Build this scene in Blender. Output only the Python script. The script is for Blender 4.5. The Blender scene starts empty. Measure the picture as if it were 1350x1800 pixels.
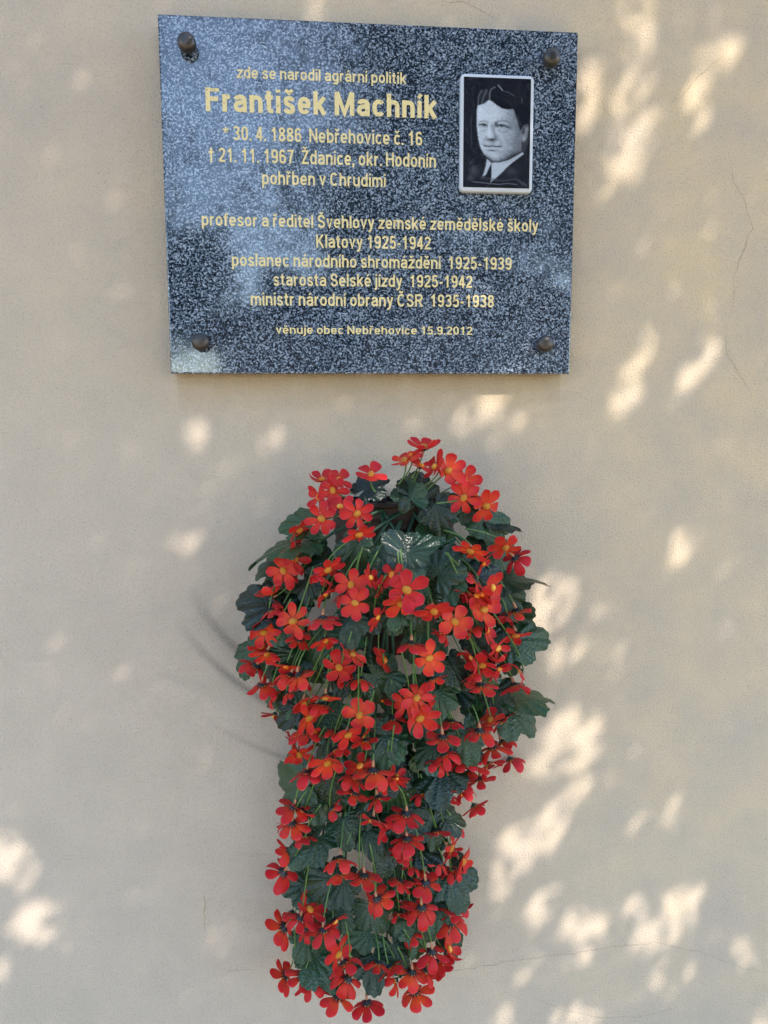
import bpy, bmesh, math, random
import numpy as np
from mathutils import Vector, Matrix, noise as mnoise
random.seed(7); RNG = np.random.default_rng(7)
S = bpy.context.scene; COL = S.collection
R = math.radians

# ------------------------------------------------------------------ camera
CAM = Vector((-0.097, -1.200, 1.488)); YAW, PITCH, ROLL = R(5.37), R(6.95), R(-0.24); FPX = 1351.0
fwd = Vector((math.sin(YAW)*math.cos(PITCH), math.cos(YAW)*math.cos(PITCH), -math.sin(PITCH)))
r0 = Vector((math.cos(YAW), -math.sin(YAW), 0)); u0 = r0.cross(fwd)
right = math.cos(ROLL)*r0 + math.sin(ROLL)*u0; up = -math.sin(ROLL)*r0 + math.cos(ROLL)*u0
cd = bpy.data.cameras.new('camera'); cam = bpy.data.objects.new('camera', cd); COL.objects.link(cam)
M = Matrix((right, up, -fwd)).transposed().to_4x4(); M.translation = CAM; cam.matrix_world = M
cd.sensor_fit = 'VERTICAL'; cd.sensor_height = 24.0; cd.lens = 24.0*FPX/1800; cd.clip_end = 500; cd.clip_start = 0.02
S.camera = cam
# ------------------------------------------------------------------ sun, sky, exposure
SUN = Vector((0.50, -1.0, 0.90)).normalized()                 # towards the sun
elev = math.asin(SUN.z); azim = math.atan2(SUN.x, SUN.y)
w = bpy.data.worlds.new('World'); S.world = w; w.use_nodes = True
nt = w.node_tree; bg = nt.nodes['Background']
sky = nt.nodes.new('ShaderNodeTexSky'); sky.sky_type = 'NISHITA'; sky.sun_disc = False
sky.sun_elevation = elev; sky.sun_rotation = azim; sky.air_density = 1.0; sky.dust_density = 0.3; sky.ozone_density = 1.9
nt.links.new(sky.outputs[0], bg.inputs[0]); bg.inputs[1].default_value = 0.15
sl = bpy.data.lights.new('sun', 'SUN'); sl.energy = 2.0; sl.angle = R(0.53); sl.color = (0.95, 0.87, 0.79)
so = bpy.data.objects.new('sun', sl); COL.objects.link(so)
so.rotation_euler = SUN.to_track_quat('Z', 'Y').to_euler(); so.location = (3, -6, 7)
S.view_settings.view_transform = 'Standard'; S.view_settings.look = 'None'
S.view_settings.exposure = 1.70; S.view_settings.gamma = 1.0
S.cycles.max_bounces = 6; S.cycles.diffuse_bounces = 4

# ------------------------------------------------------------------ helpers
def at(px, py, y=0.0):
    """point where the sight line of a photo pixel meets the plane at this distance from the wall"""
    d = fwd + right*((px-675)/FPX) + up*((900-py)/FPX)
    return CAM + d*((y-CAM.y)/d.y)
def mesh_obj(name, verts, faces, mat=None, parent=None, smooth=True):
    me = bpy.data.meshes.new(name); me.from_pydata([tuple(v) for v in verts], [], faces)
    if smooth: me.polygons.foreach_set('use_smooth', [True]*len(me.polygons))
    return link(name, me, mat, parent)
def link(name, me, mat=None, parent=None):
    o = bpy.data.objects.new(name, me); COL.objects.link(o)
    if mat and not me.materials: me.materials.append(mat)
    if parent:
        o.parent = parent; o.matrix_parent_inverse = Matrix.Translation(-parent.location) if parent.type == 'EMPTY' else Matrix()
    return o
def bm_obj(name, bm, mat=None, parent=None, smooth=False):
    me = bpy.data.meshes.new(name); bm.to_mesh(me); bm.free()
    if smooth: me.polygons.foreach_set('use_smooth', [True]*len(me.polygons))
    return link(name, me, mat, parent)
def tag(o, label=None, cat=None, group=None, kind=None):
    for k, v in (('label', label), ('category', cat), ('group', group), ('kind', kind)):
        if v: o[k] = v
    return o
def thing(name, loc, label, cat):
    o = bpy.data.objects.new(name, None); COL.objects.link(o); o.location = loc; o.empty_display_size = 0.05
    return tag(o, label, cat)
def box_bm(x0, x1, y0, y1, z0, z1, bev=0, seg=2):
    bm = bmesh.new(); bmesh.ops.create_cube(bm, size=1)
    for v in bm.verts: v.co = Vector(((x0+x1)/2+v.co.x*(x1-x0), (y0+y1)/2+v.co.y*(y1-y0), (z0+z1)/2+v.co.z*(z1-z0)))
    if bev: bmesh.ops.bevel(bm, geom=bm.edges[:], offset=bev, segments=seg, affect='EDGES', profile=0.6)
    return bm
def tube(pts, rads, n=6):
    pts = [Vector(p) for p in pts]; V = []; F = []
    for i, p in enumerate(pts):
        t = (pts[min(i+1, len(pts)-1)]-pts[max(i-1, 0)]).normalized()
        a = t.cross(Vector((0, 1, 0.31))).normalized(); b = t.cross(a)
        rr = rads[i] if isinstance(rads, (list, tuple)) else rads
        for k in range(n): V.append(p+(a*math.cos(2*math.pi*k/n)+b*math.sin(2*math.pi*k/n))*rr)
    for i in range(len(pts)-1):
        for k in range(n): F.append((i*n+k, i*n+(k+1) % n, (i+1)*n+(k+1) % n, (i+1)*n+k))
    F.append(tuple(range(n))[::-1]); F.append(tuple((len(pts)-1)*n+k for k in range(n)))
    return V, F
def bez(a, b, c, n=8):
    return [a*(1-t)**2+b*2*t*(1-t)+c*t*t for t in [i/(n-1) for i in range(n)]]
def lathe(profile, n=20, axis='z'):
    V = []; F = []
    for (rr, h) in profile:
        for k in range(n):
            a = 2*math.pi*k/n; V.append(Vector((rr*math.cos(a), rr*math.sin(a), h)))
    m = len(profile)
    for i in range(m-1):
        for k in range(n): F.append((i*n+k, i*n+(k+1) % n, (i+1)*n+(k+1) % n, (i+1)*n+k))
    F.append(tuple(range(n))[::-1]); F.append(tuple((m-1)*n+k for k in range(n)))
    return V, F

class NT:
    """small helper for node materials"""
    def __init__(s, name):
        s.m = bpy.data.materials.new(name); s.m.use_nodes = True; s.t = s.m.node_tree
        s.b = s.t.nodes['Principled BSDF']
    def n(s, typ, **kw):
        nd = s.t.nodes.new('ShaderNode'+typ)
        for k, v in kw.items():
            if k.startswith('i_'):
                key = k[2:]; key = int(key) if key.isdigit() else key.replace('_', ' ')
                if hasattr(v, 'is_linked') or hasattr(v, 'links'): s.t.links.new(v, nd.inputs[key])
                else: nd.inputs[key].default_value = v
            else: setattr(nd, k, v)
        return nd
    def math(s, op, a, b=None, c=None, clamp=False):
        nd = s.t.nodes.new('ShaderNodeMath'); nd.operation = op; nd.use_clamp = clamp
        for i, v in enumerate((a, b, c)):
            if v is None: continue
            if hasattr(v, 'links'): s.t.links.new(v, nd.inputs[i])
            else: nd.inputs[i].default_value = v
        return nd.outputs[0]
    def mix(s, f, a, b, blend='MIX'):
        nd = s.t.nodes.new('ShaderNodeMix'); nd.data_type = 'RGBA'; nd.blend_type = blend
        for i, v in ((0, f), (6, a), (7, b)):
            if hasattr(v, 'links'): s.t.links.new(v, nd.inputs[i])
            else: nd.inputs[i].default_value = v if i == 0 else (*v, 1)
        return nd.outputs[2]
    def ramp(s, f, stops):
        nd = s.t.nodes.new('ShaderNodeValToRGB'); s.t.links.new(f, nd.inputs[0])
        e = nd.color_ramp.elements
        while len(e) < len(stops): e.new(0.5)
        for el, (p, c) in zip(e, stops): el.position = p; el.color = (*c, 1) if len(c) == 3 else c
        return nd.outputs[0]
    def set(s, **kw):
        for k, v in kw.items():
            k = k.replace('_', ' ')
            if hasattr(v, 'links'): s.t.links.new(v, s.b.inputs[k])
            else: s.b.inputs[k].default_value = (*v, 1) if isinstance(v, tuple) and len(v) == 3 else v
        return s
    def noise(s, vec, scale, detail=3, rough=0.55, out=0):
        return s.n('TexNoise', i_Vector=vec, i_Scale=scale, i_Detail=detail, i_Roughness=rough).outputs[out]
    def obj(s): return s.n('TexCoord').outputs['Object']

# ------------------------------------------------------------------ materials
def mat_wall():
    s = NT('plaster'); c = s.obj()
    big = s.noise(c, 1.3, 3); mid = s.noise(c, 9, 4); fine = s.noise(c, 360, 3, 0.65); grit = s.noise(c, 700, 2)
    sep = s.n('SeparateXYZ', i_0=c)
    # warm bounce painted in: yellower towards the right; greyer and darker at lower left
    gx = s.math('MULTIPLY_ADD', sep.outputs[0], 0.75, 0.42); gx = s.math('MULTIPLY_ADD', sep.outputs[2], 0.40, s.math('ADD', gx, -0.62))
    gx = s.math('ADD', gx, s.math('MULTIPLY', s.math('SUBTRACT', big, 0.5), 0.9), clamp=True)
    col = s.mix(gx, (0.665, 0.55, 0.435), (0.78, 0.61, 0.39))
    col = s.mix(s.ramp(mid, [(0.35, (0, 0, 0)), (0.75, (1, 1, 1))]), col, (0.60, 0.505, 0.40), 'MIX')
    # small open pores of the roughcast
    pore = s.ramp(fine, [(0.28, (1, 1, 1)), (0.47, (0, 0, 0))])
    col = s.mix(s.math('MULTIPLY', pore, 0.42), col, (0.22, 0.18, 0.13))
    sp = s.n('TexVoronoi', i_Vector=c, i_Scale=75.0)
    spk = s.math('MULTIPLY', s.ramp(sp.outputs['Distance'], [(0.06, (1, 1, 1)), (0.11, (0, 0, 0))]),
                 s.math('GREATER_THAN', s.noise(c, 21, 2), 0.62))
    col = s.mix(s.math('MULTIPLY', spk, 0.28), col, (0.10, 0.085, 0.06))
    # arcs rubbed on the wall by the flowers swinging from their hook
    hook = at(680, 870, 0)
    def lin(px, py): return at(px, py, 0)
    dx = s.math('SUBTRACT', sep.outputs[0], hook.x); dz = s.math('SUBTRACT', sep.outputs[2], hook.z)
    rad = s.math('SQRT', s.math('ADD', s.math('MULTIPLY', dx, dx), s.math('MULTIPLY', dz, dz)))
    rad = s.math('ADD', rad, s.math('MULTIPLY', s.math('SUBTRACT', s.noise(c, 12, 3), 0.5), 0.006))
    ang = s.math('ARCTAN2', dz, dx)                    # -pi..pi ; lower left is about -2.6 .. -1.9
    tot = None
    for (ex, ey, width, amp, a0, a1) in ((352, 1066, .010, .70, -2.70, -1.95), (345, 1052, .022, .34, -2.66, -1.9), (375, 1165, .007, .60, -2.60, -1.95), (420, 1298, .005, .42, -2.26, -1.92), (440, 1150, .035, .22, -2.5, -1.8)):
        rr = (lin(ex, ey)-hook).length
        g = s.math('DIVIDE', s.math('SUBTRACT', rad, rr), width); g = s.math('EXPONENT', s.math('MULTIPLY', s.math('MULTIPLY', g, g), -1.0))
        m0 = s.n('MapRange', i_0=ang, i_1=a0-0.04, i_2=a0+0.34, i_3=0.0, i_4=1.0).outputs[0]
        m1 = s.n('MapRange', i_0=ang, i_1=a1, i_2=a1+0.22, i_3=1.0, i_4=0.0).outputs[0]
        g = s.math('MULTIPLY', s.math('MULTIPLY', g, amp), s.math('MULTIPLY', m0, m1))
        tot = g if tot is None else s.math('MAXIMUM', tot, g)
    wear = s.ramp(fine, [(0.32, (1, 1, 1)), (0.68, (0.5, 0.5, 0.5))])
    tot = s.math('MULTIPLY', tot, wear)
    col = s.mix(tot, col, (0.07, 0.066, 0.066))
    # warm shade under the stone slab, painted in as an ochre band
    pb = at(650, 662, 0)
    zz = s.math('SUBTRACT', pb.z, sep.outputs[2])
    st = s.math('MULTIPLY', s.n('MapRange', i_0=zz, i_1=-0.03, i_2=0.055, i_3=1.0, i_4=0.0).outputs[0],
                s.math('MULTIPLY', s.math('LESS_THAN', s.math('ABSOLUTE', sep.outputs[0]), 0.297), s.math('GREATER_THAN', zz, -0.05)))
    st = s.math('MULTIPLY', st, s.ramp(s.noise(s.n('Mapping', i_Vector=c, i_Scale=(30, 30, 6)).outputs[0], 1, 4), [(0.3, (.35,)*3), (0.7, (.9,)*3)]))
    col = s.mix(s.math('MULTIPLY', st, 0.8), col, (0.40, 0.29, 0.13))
    h = s.math('ADD', s.math('MULTIPLY', fine, 1.0), s.math('ADD', s.math('MULTIPLY', grit, 0.35), s.math('MULTIPLY', s.noise(c, 60, 3), 0.3)))
    bmp = s.n('Bump', i_Height=h, i_Strength=1.0, i_Distance=0.0032)
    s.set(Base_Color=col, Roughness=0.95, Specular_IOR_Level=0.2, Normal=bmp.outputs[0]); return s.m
def mat_granite():
    s = NT('granite'); c = s.obj()
    wob = s.n('VectorMath', operation='ADD', i_0=c, i_1=s.n('VectorMath', operation='SCALE', i_0=s.n('TexNoise', i_Vector=c, i_Scale=320.0).outputs[1], i_Scale=0.004).outputs[0]).outputs[0]
    v = s.n('TexVoronoi', i_Vector=wob, i_Scale=470.0).outputs['Color']
    sv = s.n('SeparateColor', i_0=v).outputs[0]
    n1 = s.noise(c, 340, 4, 0.7)
    f = s.math('ADD', s.math('MULTIPLY', sv, 0.5), s.math('MULTIPLY_ADD', n1, 1.6, -0.55))
    f = s.math('ADD', f, s.math('MULTIPLY', s.math('SUBTRACT', s.noise(c, 14, 2), 0.5), 0.2))
    col = s.ramp(f, [(0.32, (0.006, 0.010, 0.020)), (0.48, (0.022, 0.036, 0.060)), (0.59, (0.13, 0.17, 0.23)), (0.86, (0.40, 0.46, 0.54))])
    s.set(Base_Color=col, Roughness=0.07, IOR=1.78, Coat_Weight=0.3, Coat_Roughness=0.03); return s.m
def mat_gold():
    s = NT('gold_paint'); c = s.obj()
    n = s.noise(c, 260, 3, 0.6); p = s.noise(c, 38, 3)
    col = s.mix(n, (0.76, 0.57, 0.22), (0.92, 0.78, 0.42))
    col = s.mix(s.math('MULTIPLY', s.ramp(s.math('ADD', n, s.math('MULTIPLY', p, .4)), [(0.48, (1, 1, 1)), (0.60, (0, 0, 0))]), 0.6), col, (0.20, 0.15, 0.08))
    s.set(Base_Color=col, Roughness=0.5, Specular_IOR_Level=0.4); return s.m
def mat_simple(name, col, rough=0.5, var=0.25, scale=40, metal=0.0, spec=0.5, bump=0.0, bscale=200):
    s = NT(name); c = s.obj()
    n = s.noise(c, scale, 4); dk = tuple(x*(1-var) for x in col); lt = tuple(min(1, x*(1+var)) for x in col)
    s.set(Base_Color=s.mix(n, dk, lt), Roughness=rough, Metallic=metal, Specular_IOR_Level=spec)
    if bump: s.set(Normal=s.n('Bump', i_Height=s.noise(c, bscale, 3), i_Strength=bump, i_Distance=0.002).outputs[0])
    return s.m
def mat_picture():
    s = NT('photo_enamel'); a = s.n('Attribute', attribute_name='tone')
    s.set(Base_Color=a.outputs[0], Roughness=0.2, Coat_Weight=0.6, Coat_Roughness=0.04); return s.m
def mat_petal():
    s = NT('petal_cloth'); a = s.n('Attribute', attribute_name='petal')       # r: distance to the rim, g: distance from the centre
    sp = s.n('SeparateColor', i_0=a.outputs[0]); rnd = s.n('ObjectInfo').outputs['Random']
    base = s.mix(rnd, (0.52, 0.008, 0.016), (0.76, 0.030, 0.014))
    inner = s.mix(rnd, (0.60, 0.016, 0.010), (0.84, 0.10, 0.016))
    col = s.mix(s.ramp(sp.outputs[1], [(0.30, (1, 1, 1)), (0.72, (0, 0, 0))]), base, inner)
    c = s.obj(); col = s.mix(s.ramp(s.noise(c, 2.6, 4), [(0.42, (0, 0, 0)), (0.7, (.7, .7, .7))]), col, (0.60, 0.022, 0.042))
    col = s.mix(s.ramp(sp.outputs[0], [(0.84, (0, 0, 0)), (1.0, (.85, .85, .85))]), col, (0.88, 0.30, 0.19))
    s.set(Base_Color=col, Roughness=0.55, Specular_IOR_Level=0.3, Sheen_Weight=0.05)
    tr = s.n('BsdfTranslucent', i_Color=col); mx = s.n('MixShader', i_0=0.20)
    s.t.links.new(s.b.outputs[0], mx.inputs[1]); s.t.links.new(tr.outputs[0], mx.inputs[2])
    s.t.links.new(mx.outputs[0], s.t.nodes['Material Output'].inputs[0]); return s.m
def mat_center():
    s = NT('flower_centre_plastic'); c = s.obj()
    wv = s.n('TexWave', i_Vector=c, i_Scale=7.0, i_Distortion=1.2, bands_direction='X')
    col = s.mix(wv.outputs[1], (0.80, 0.20, 0.010), (0.95, 0.50, 0.07))
    s.set(Base_Color=col, Roughness=0.5, Normal=s.n('Bump', i_Height=wv.outputs[1], i_Strength=0.6, i_Distance=0.02).outputs[0]); return s.m
def mat_leaf():
    s = NT('leaf_fabric'); a = s.n('Attribute', attribute_name='vein'); rnd = s.n('ObjectInfo').outputs['Random']
    sp = s.n('SeparateColor', i_0=a.outputs[0])
    g = s.mix(rnd, (0.003, 0.012, 0.006), (0.030, 0.082, 0.024))
    g = s.mix(s.math('MULTIPLY', sp.outputs[0], 0.35), g, (0.03, 0.08, 0.03))
    back = s.n('NewGeometry').outputs['Backfacing']
    g = s.mix(s.math('MULTIPLY', back, 0.7), g, (0.035, 0.065, 0.025))
    c = s.obj(); nz = s.noise(c, 6, 4); g = s.mix(s.math('MULTIPLY', nz, 0.4), g, (0.008, 0.028, 0.018))
    s.set(Base_Color=g, Roughness=s.math('MULTIPLY_ADD', nz, 0.24, 0.06), Specular_IOR_Level=0.5,
          Normal=s.n('Bump', i_Height=s.noise(c, 14, 3), i_Strength=0.25, i_Distance=0.05).outputs[0])
    return s.m
def mat_foliage(name, a, b):
    s = NT(name); c = s.obj(); n = s.noise(c, 1.7, 2)
    rnd = s.noise(c, 30, 1)
    col = s.mix(rnd, a, b); s.set(Base_Color=col, Roughness=0.6, Specular_IOR_Level=0.25); return s.m
def mat_ground():
    s = NT('gravel_yard'); c = s.obj()
    col = s.mix(s.noise(c, 3, 5), (0.54, 0.41, 0.25), (0.66, 0.51, 0.32)); col = s.mix(s.math('MULTIPLY', s.noise(c, 90, 3), .5), col, (0.38, 0.29, 0.18))
    s.set(Base_Color=col, Roughness=0.95); return s.m

# ------------------------------------------------------------------ ground and wall
g = mesh_obj('ground', [(-120, -120, 0), (120, -120, 0), (120, 60, 0), (-120, 60, 0)], [(0, 1, 2, 3)], mat_ground(), smooth=False)
tag(g, 'pale gravel yard in front of the plastered house wall', 'ground', kind='structure')
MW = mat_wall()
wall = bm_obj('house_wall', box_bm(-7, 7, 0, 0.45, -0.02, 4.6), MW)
tag(wall, 'beige roughcast plaster house wall with hairline cracks and patches of sunlight', 'wall')
def ribbon(pts, w0, y=-0.0006):
    """a hairline lying on the plaster, widened and thinned along its length"""
    P = []
    for i in range(len(pts)-1):
        (xa, ya), (xb, yb) = pts[i], pts[i+1]; n = max(2, int(math.hypot(xb-xa, yb-ya)/5))
        for k in range(n):
            t = k/n; P.append((xa+(xb-xa)*t, ya+(yb-ya)*t))
    P.append(pts[-1]); V = []; F = []; jx = jy = 0
    for i, (x, yy) in enumerate(P):
        jx = jx*0.7+random.uniform(-1, 1)*1.1; jy = jy*0.7+random.uniform(-1, 1)*1.1
        p = at(x+jx, yy+jy, y); x2, y2 = P[min(i+1, len(P)-1)]; x1, y1 = P[max(i-1, 0)]
        t = Vector((x2-x1, 0, -(y2-y1))).normalized(); nrm = Vector((t.z, 0, -t.x))
        ww = w0*0.55*(0.25+0.9*random.random())*min(1, 0.2+min(i, len(P)-1-i)*0.15)
        V += [p+nrm*ww, p-nrm*ww]
    for i in range(len(P)-1): F.append((2*i, 2*i+1, 2*i+3, 2*i+2))
    return V, F
MCR = mat_simple('crack_line', (0.34, 0.28, 0.20), 0.95, 0.3, 60)  # brown tone of the hairline cracks
for pts, ww in (([(1286, 280), (1290, 318), (1308, 352), (1322, 400), (1308, 440), (1289, 490), (1292, 520), (1282, 552)], .0007),
                ([(1275, 565), (1276, 620), (1296, 655), (1318, 690)], .0006),
                ([(770, 1712), (850, 1697), (930, 1685), (1000, 1677), (1080, 1665), (1150, 1658)], .0008),
                ([(1150, 1658), (1230, 1672), (1300, 1700), (1350, 1712)], .0006),
                ([(765, -5), (790, 6), (815, 3), (845, 18), (868, 33), (880, 44)], .0006),
                ([(1170, 185), (1200, 168), (1222, 140), (1262, 106), (1278, 92)], .0006),
                ([(1058, 172), (1064, 195), (1082, 213), (1088, 224)], .0006),
                ([(395, 1708), (420, 1706), (445, 1703)], .0008),
                ([(940, 1752), (990, 1776), (1060, 1790), (1130, 1786), (1200, 1770)], .0005)):
    V, F = ribbon(pts, ww); mesh_obj('crack', V, F, MCR, wall, False)
MST = mat_simple('rust_stain', (0.46, 0.39, 0.24), 0.95, 0.3, 60)
V, F = ribbon([(358, 1566), (360, 1590), (359, 1640)], .0024); mesh_obj('stain', V, F, MST, wall, False)

MGR = mat_simple('grass', (0.085, 0.082, 0.032), 0.95, 0.4, 9)
gv = mesh_obj('bounce_verge', [(-30, -1.5, .004), (30, -1.5, .004), (30, 0, .004), (-30, 0, .004)], [(0, 1, 2, 3)], MGR, smooth=False)  # unseen strip, added to lower the warm ground bounce on the wall
tag(gv, 'added strip of short grass along the house wall to cut ground bounce', 'added grass verge', kind='structure')

# ------------------------------------------------------------------ memorial plaque
PW, PH, PT, FY, PZ = 0.60, 0.4914, 0.031, -0.035, 1.80
plaque = thing('memorial_plaque', (0, FY, PZ-PH/2), 'polished dark grey granite memorial plaque with gold lettering and oval portrait'.replace('oval ', 'an enamel '), 'plaque')
bm_obj('slab', box_bm(-PW/2, PW/2, FY, FY+PT, PZ-PH/2, PZ+PH/2, 0.0022, 3), mat_granite(), plaque)
MBR = mat_simple('dark_bronze', (0.085, 0.074, 0.068), 0.36, 0.45, 170, 0.75)
bolt_me = None
for (bx, by) in ((331, 84), (964, 110), (355, 603), (953, 606)):
    if bolt_me is None:
        V, F = lathe([(0.0072, 0), (0.0085, 0.002), (0.0088, 0.006), (0.0118, 0.008), (0.0125, 0.010), (0.0125, 0.017), (0.0115, 0.0205), (0.008, 0.0228), (0.003, 0.0236)], 28)
        V = [Vector((v.x, -v.z, v.y)) for v in V]; o = mesh_obj('bolt', V, F, MBR, plaque); bolt_me = o.data
    else: o = link('bolt', bolt_me, None, plaque)
    p = at(bx, by, FY); o.location = (p.x, FY-0.0002, p.z)
MG = mat_gold()
LINES = [('zde se narodil agrární politik', 415, 714, 138, 147, 20.5, .012), ('František Machník', 362, 768, 195, 209, 42, .030),
         ('* 30. 4. 1886  Nebřehovice č. 16', 392, 742, 247, 255, 25, .014), ('† 21. 11. 1967  Ždanice, okr. Hodonín', 367, 766, 285, 294, 25, .014),
         ('pohřben v Chrudimi', 461, 678, 325, 328, 23.5, .014),
         ('profesor a ředitel Švehlovy zemské zemědělské školy', 355, 946, 398, 406, 22.5, .016), ('Klatovy 1925-1942', 556, 757, 436, 438, 23, .016),
         ('poslanec národního shromáždění  1925-1939', 408, 899, 469, 473, 22.5, .016), ('starosta Selské jízdy  1925-1942', 481, 830, 503, 505, 22, .016),
         ('ministr národní obrany ČSR  1935-1938', 441, 868, 537, 540, 22.5, .016), ('věnuje obec Nebřehovice 15.9.2012', 485, 830, 587, 588, 14.5, .010)]
def glyphs(h):
    """narrow grotesque letters as centre lines of strokes h+h wide; capital height 1"""
    X = .74; W = .55; o = X-h
    def A(cx, cy, rx, ry, a0, a1, n=14, e=2.4):
        P = []
        for i in range(n+1):
            t_ = R(a0+(a1-a0)*i/n); c_, s_ = math.cos(t_), math.sin(t_)
            P.append((cx+rx*math.copysign(abs(c_)**(2/e), c_), cy+ry*math.copysign(abs(s_)**(2/e), s_)))
        return P
    def sm(pts, n=5):
        P = []; q = [pts[0]]+list(pts)+[pts[-1]]
        for i in range(1, len(q)-2):
            for k in range(n):
                t_ = k/n; P.append(tuple(.5*(2*q[i][d]+(q[i+1][d]-q[i-1][d])*t_+(2*q[i-1][d]-5*q[i][d]+4*q[i+1][d]-q[i+2][d])*t_*t_+(3*q[i][d]-q[i-1][d]-3*q[i+1][d]+q[i+2][d])*t_**3) for d in (0, 1)))
        return P+[pts[-1]]
    r = W-h; cx, cy = W/2, X/2; rx, ry = W/2-h, X/2-h
    G = {}
    oval = A(cx, cy, rx, ry, 0, 360, 28)
    G['o'] = (W, [oval]); G['c'] = (W-.04, [A(cx, cy, rx, ry, 38, 322, 24)])
    G['e'] = (W, [A(cx, cy, rx, ry, 0, 320, 26), [(h*.6, cy-.01), (W-h*.25, cy-.01)]])
    G['d'] = (W, [oval, [(r, 0), (r, 1)]]); G['b'] = (W, [oval, [(h, 0), (h, 1)]]); G['p'] = (W, [oval, [(h, -.26), (h, X)]])
    G['g'] = (W, [oval, [(r, X)]+A(cx, -.03, rx, .22-h, 0, -150, 12)])
    arch = lambda x0, x1: [(x0, .30)]+A((x0+x1)/2, o-.21, (x1-x0)/2, .21, 180, 0, 12)+[(x1, 0)]
    G['n'] = (W, [[(h, 0), (h, X)], arch(h, r)]); G['h'] = (W, [[(h, 0), (h, 1)], arch(h, r)])
    G['m'] = (.86, [[(h, 0), (h, X)], arch(h, .43), arch(.43, .86-h)])
    G['u'] = (W, [[(r, X), (r, 0)], [(h, X)]+A(cx, h+.21, rx, .21, 180, 360, 12)])
    G['r'] = (.36, [[(h, 0), (h, X)], [(h, .32)]+A(.34, o-.22, .34-h, .22, 180, 92, 8)])
    G['a'] = (W, [A(cx, o-.17, rx, .17, 165, 0, 12)+[(r, 0)], [(r, .43), (cx, .41)]+A(cx, .41/2+h/2-.005, rx, .41/2-h/2, 90, 270, 12)+[(r, .17)]])
    G['s'] = (W-.05, [sm([(W-.05-h, .545), (.33, o+.005), (.17, o-.005), (h+.005, .55), (.16, .415), (.34, .33), (W-.05-h, .20), (.36, h), (.16, h), (h, .20)])])
    G['i'] = (2*h, [[(h, 0), (h, X)], [(h, .87), (h, 1.0)]]); G['l'] = (2*h, [[(h, 0), (h, 1)]])
    G['1i'] = (2*h, [[(h, 0), (h, X)]])
    G['j'] = (2*h+.02, [[(h+.02, X), (h+.02, -.08), (h-.03, -.19), (-.06, -.2)], [(h+.02, .87), (h+.02, 1.0)]])
    G['t'] = (.34, [[(.15, .93), (.15, .17), (.20, h), (.33, h-.01)], [(0, X-h*.8), (.32, X-h*.8)]])
    G['f'] = (.34, [[(.15, 0), (.15, .84), (.21, 1-h), (.35, 1-h)], [(0, X-h*.8), (.32, X-h*.8)]])
    G['k'] = (W-.02, [[(h, 0), (h, 1)], [(W-.08, X), (h, .26)], [(.22, .44), (W-.08, 0)]])
    G['v'] = (W-.04, [[(.06, X), ((W-.04)/2, .06), (W-.10, X)]])
    G['y'] = (W-.04, [[(.06, X), ((W-.04)/2+.01, .08)], [(W-.10, X), (.22, -.12), (.14, -.2), (.03, -.2)]])
    G['z'] = (W-.06, [[(.02, o), (W-.10, o), (.06, h), (W-.07, h)]])
    K = .64
    G['F'] = (.58, [[(h, 0), (h, 1)], [(h, 1-h), (.57, 1-h)], [(h, .53), (.52, .53)]])
    G['M'] = (.84, [[(h, 0), (h, 1)], [(.84-h, 0), (.84-h, 1)], [(h, 1), (.42, .10), (.84-h, 1)]])
    G['N'] = (K+.02, [[(h, 0), (h, 1)], [(K+.02-h, 0), (K+.02-h, 1)], [(h, .95), (K+.02-h, .05)]])
    G['H'] = (K+.02, [[(h, 0), (h, 1)], [(K+.02-h, 0), (K+.02-h, 1)], [(h, .53), (K-h, .53)]])
    G['Z'] = (K-.04, [[(.03, 1-h), (K-.12, 1-h), (.09, h), (K-.04, h)]])
    G['C'] = (K+.02, [A(K/2, .5, K/2-h, .5-h, 42, 318, 24)])
    G['S'] = (K-.02, [sm([(K-.03-h, .72), (.42, 1-h), (.20, 1-h), (h+.01, .75), (.18, .56), (.42, .46), (K-.02-h, .26), (.42, h), (.20, h), (h, .27)])])
    G['K'] = (K+.02, [[(h, 0), (h, 1)], [(K-.07, 1), (h, .36)], [(.25, .56), (K-.05, 0)]])
    G['R'] = (K+.02, [[(h, 0), (h, 1)], [(h, 1-h), (.36, 1-h)]+A(.36, .745-h/2+.02, K-.36-h, .235-h/2+.01, 90, -90, 10)+[(h, .49)], [(.34, .47), (K-.04, 0)]])
    D = .54; G['0'] = (D, [A(D/2, .5, D/2-h, .5-h, 0, 360, 26)])
    G['1'] = (D, [[(.32, 0), (.32, 1)], [(.32, .93), (.22, .80), (.09, .72)]])
    G['2'] = (D, [[*A(D/2, .71, D/2-h, .29-h, 170, -10, 12), (.36, .45), (.13, .20), (.10, h), (D-.01, h)]])
    G['3'] = (D, [A(D/2-.01, .745, D/2-h-.01, .255-h, 160, -80, 12)+[(.2, .53)], [(.2, .53), (.28, .53)]+A(D/2-.01, .285, D/2-h, .285-h, 75, -160, 14)])
    G['4'] = (D, [[(.37, 0), (.37, 1)], [(.35, .95), (.06, .28)], [(.01, .28), (D, .28)]])
    G['5'] = (D, [[(D-.05, 1-h), (.14, 1-h), (.10, .52)]+A(D/2-.01, .33, D/2-h, .33-h, 125, -160, 16)])
    G['6'] = (D, [A(D/2, .32, D/2-h, .32-h, 0, 360, 22), [(h, .32), (h, .55)]+A(D/2, .62, D/2-h, .38-h, 180, 30, 12)])
    G['9'] = (D, [A(D/2, .68, D/2-h, .32-h, 0, 360, 22), [(D-h, .68), (D-h, .45)]+A(D/2, .38, D/2-h, .38-h, 0, -150, 12)])
    G['7'] = (D, [[(.03, 1-h), (D-.07, 1-h), (.30, .52), (.22, 0)]])
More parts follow.
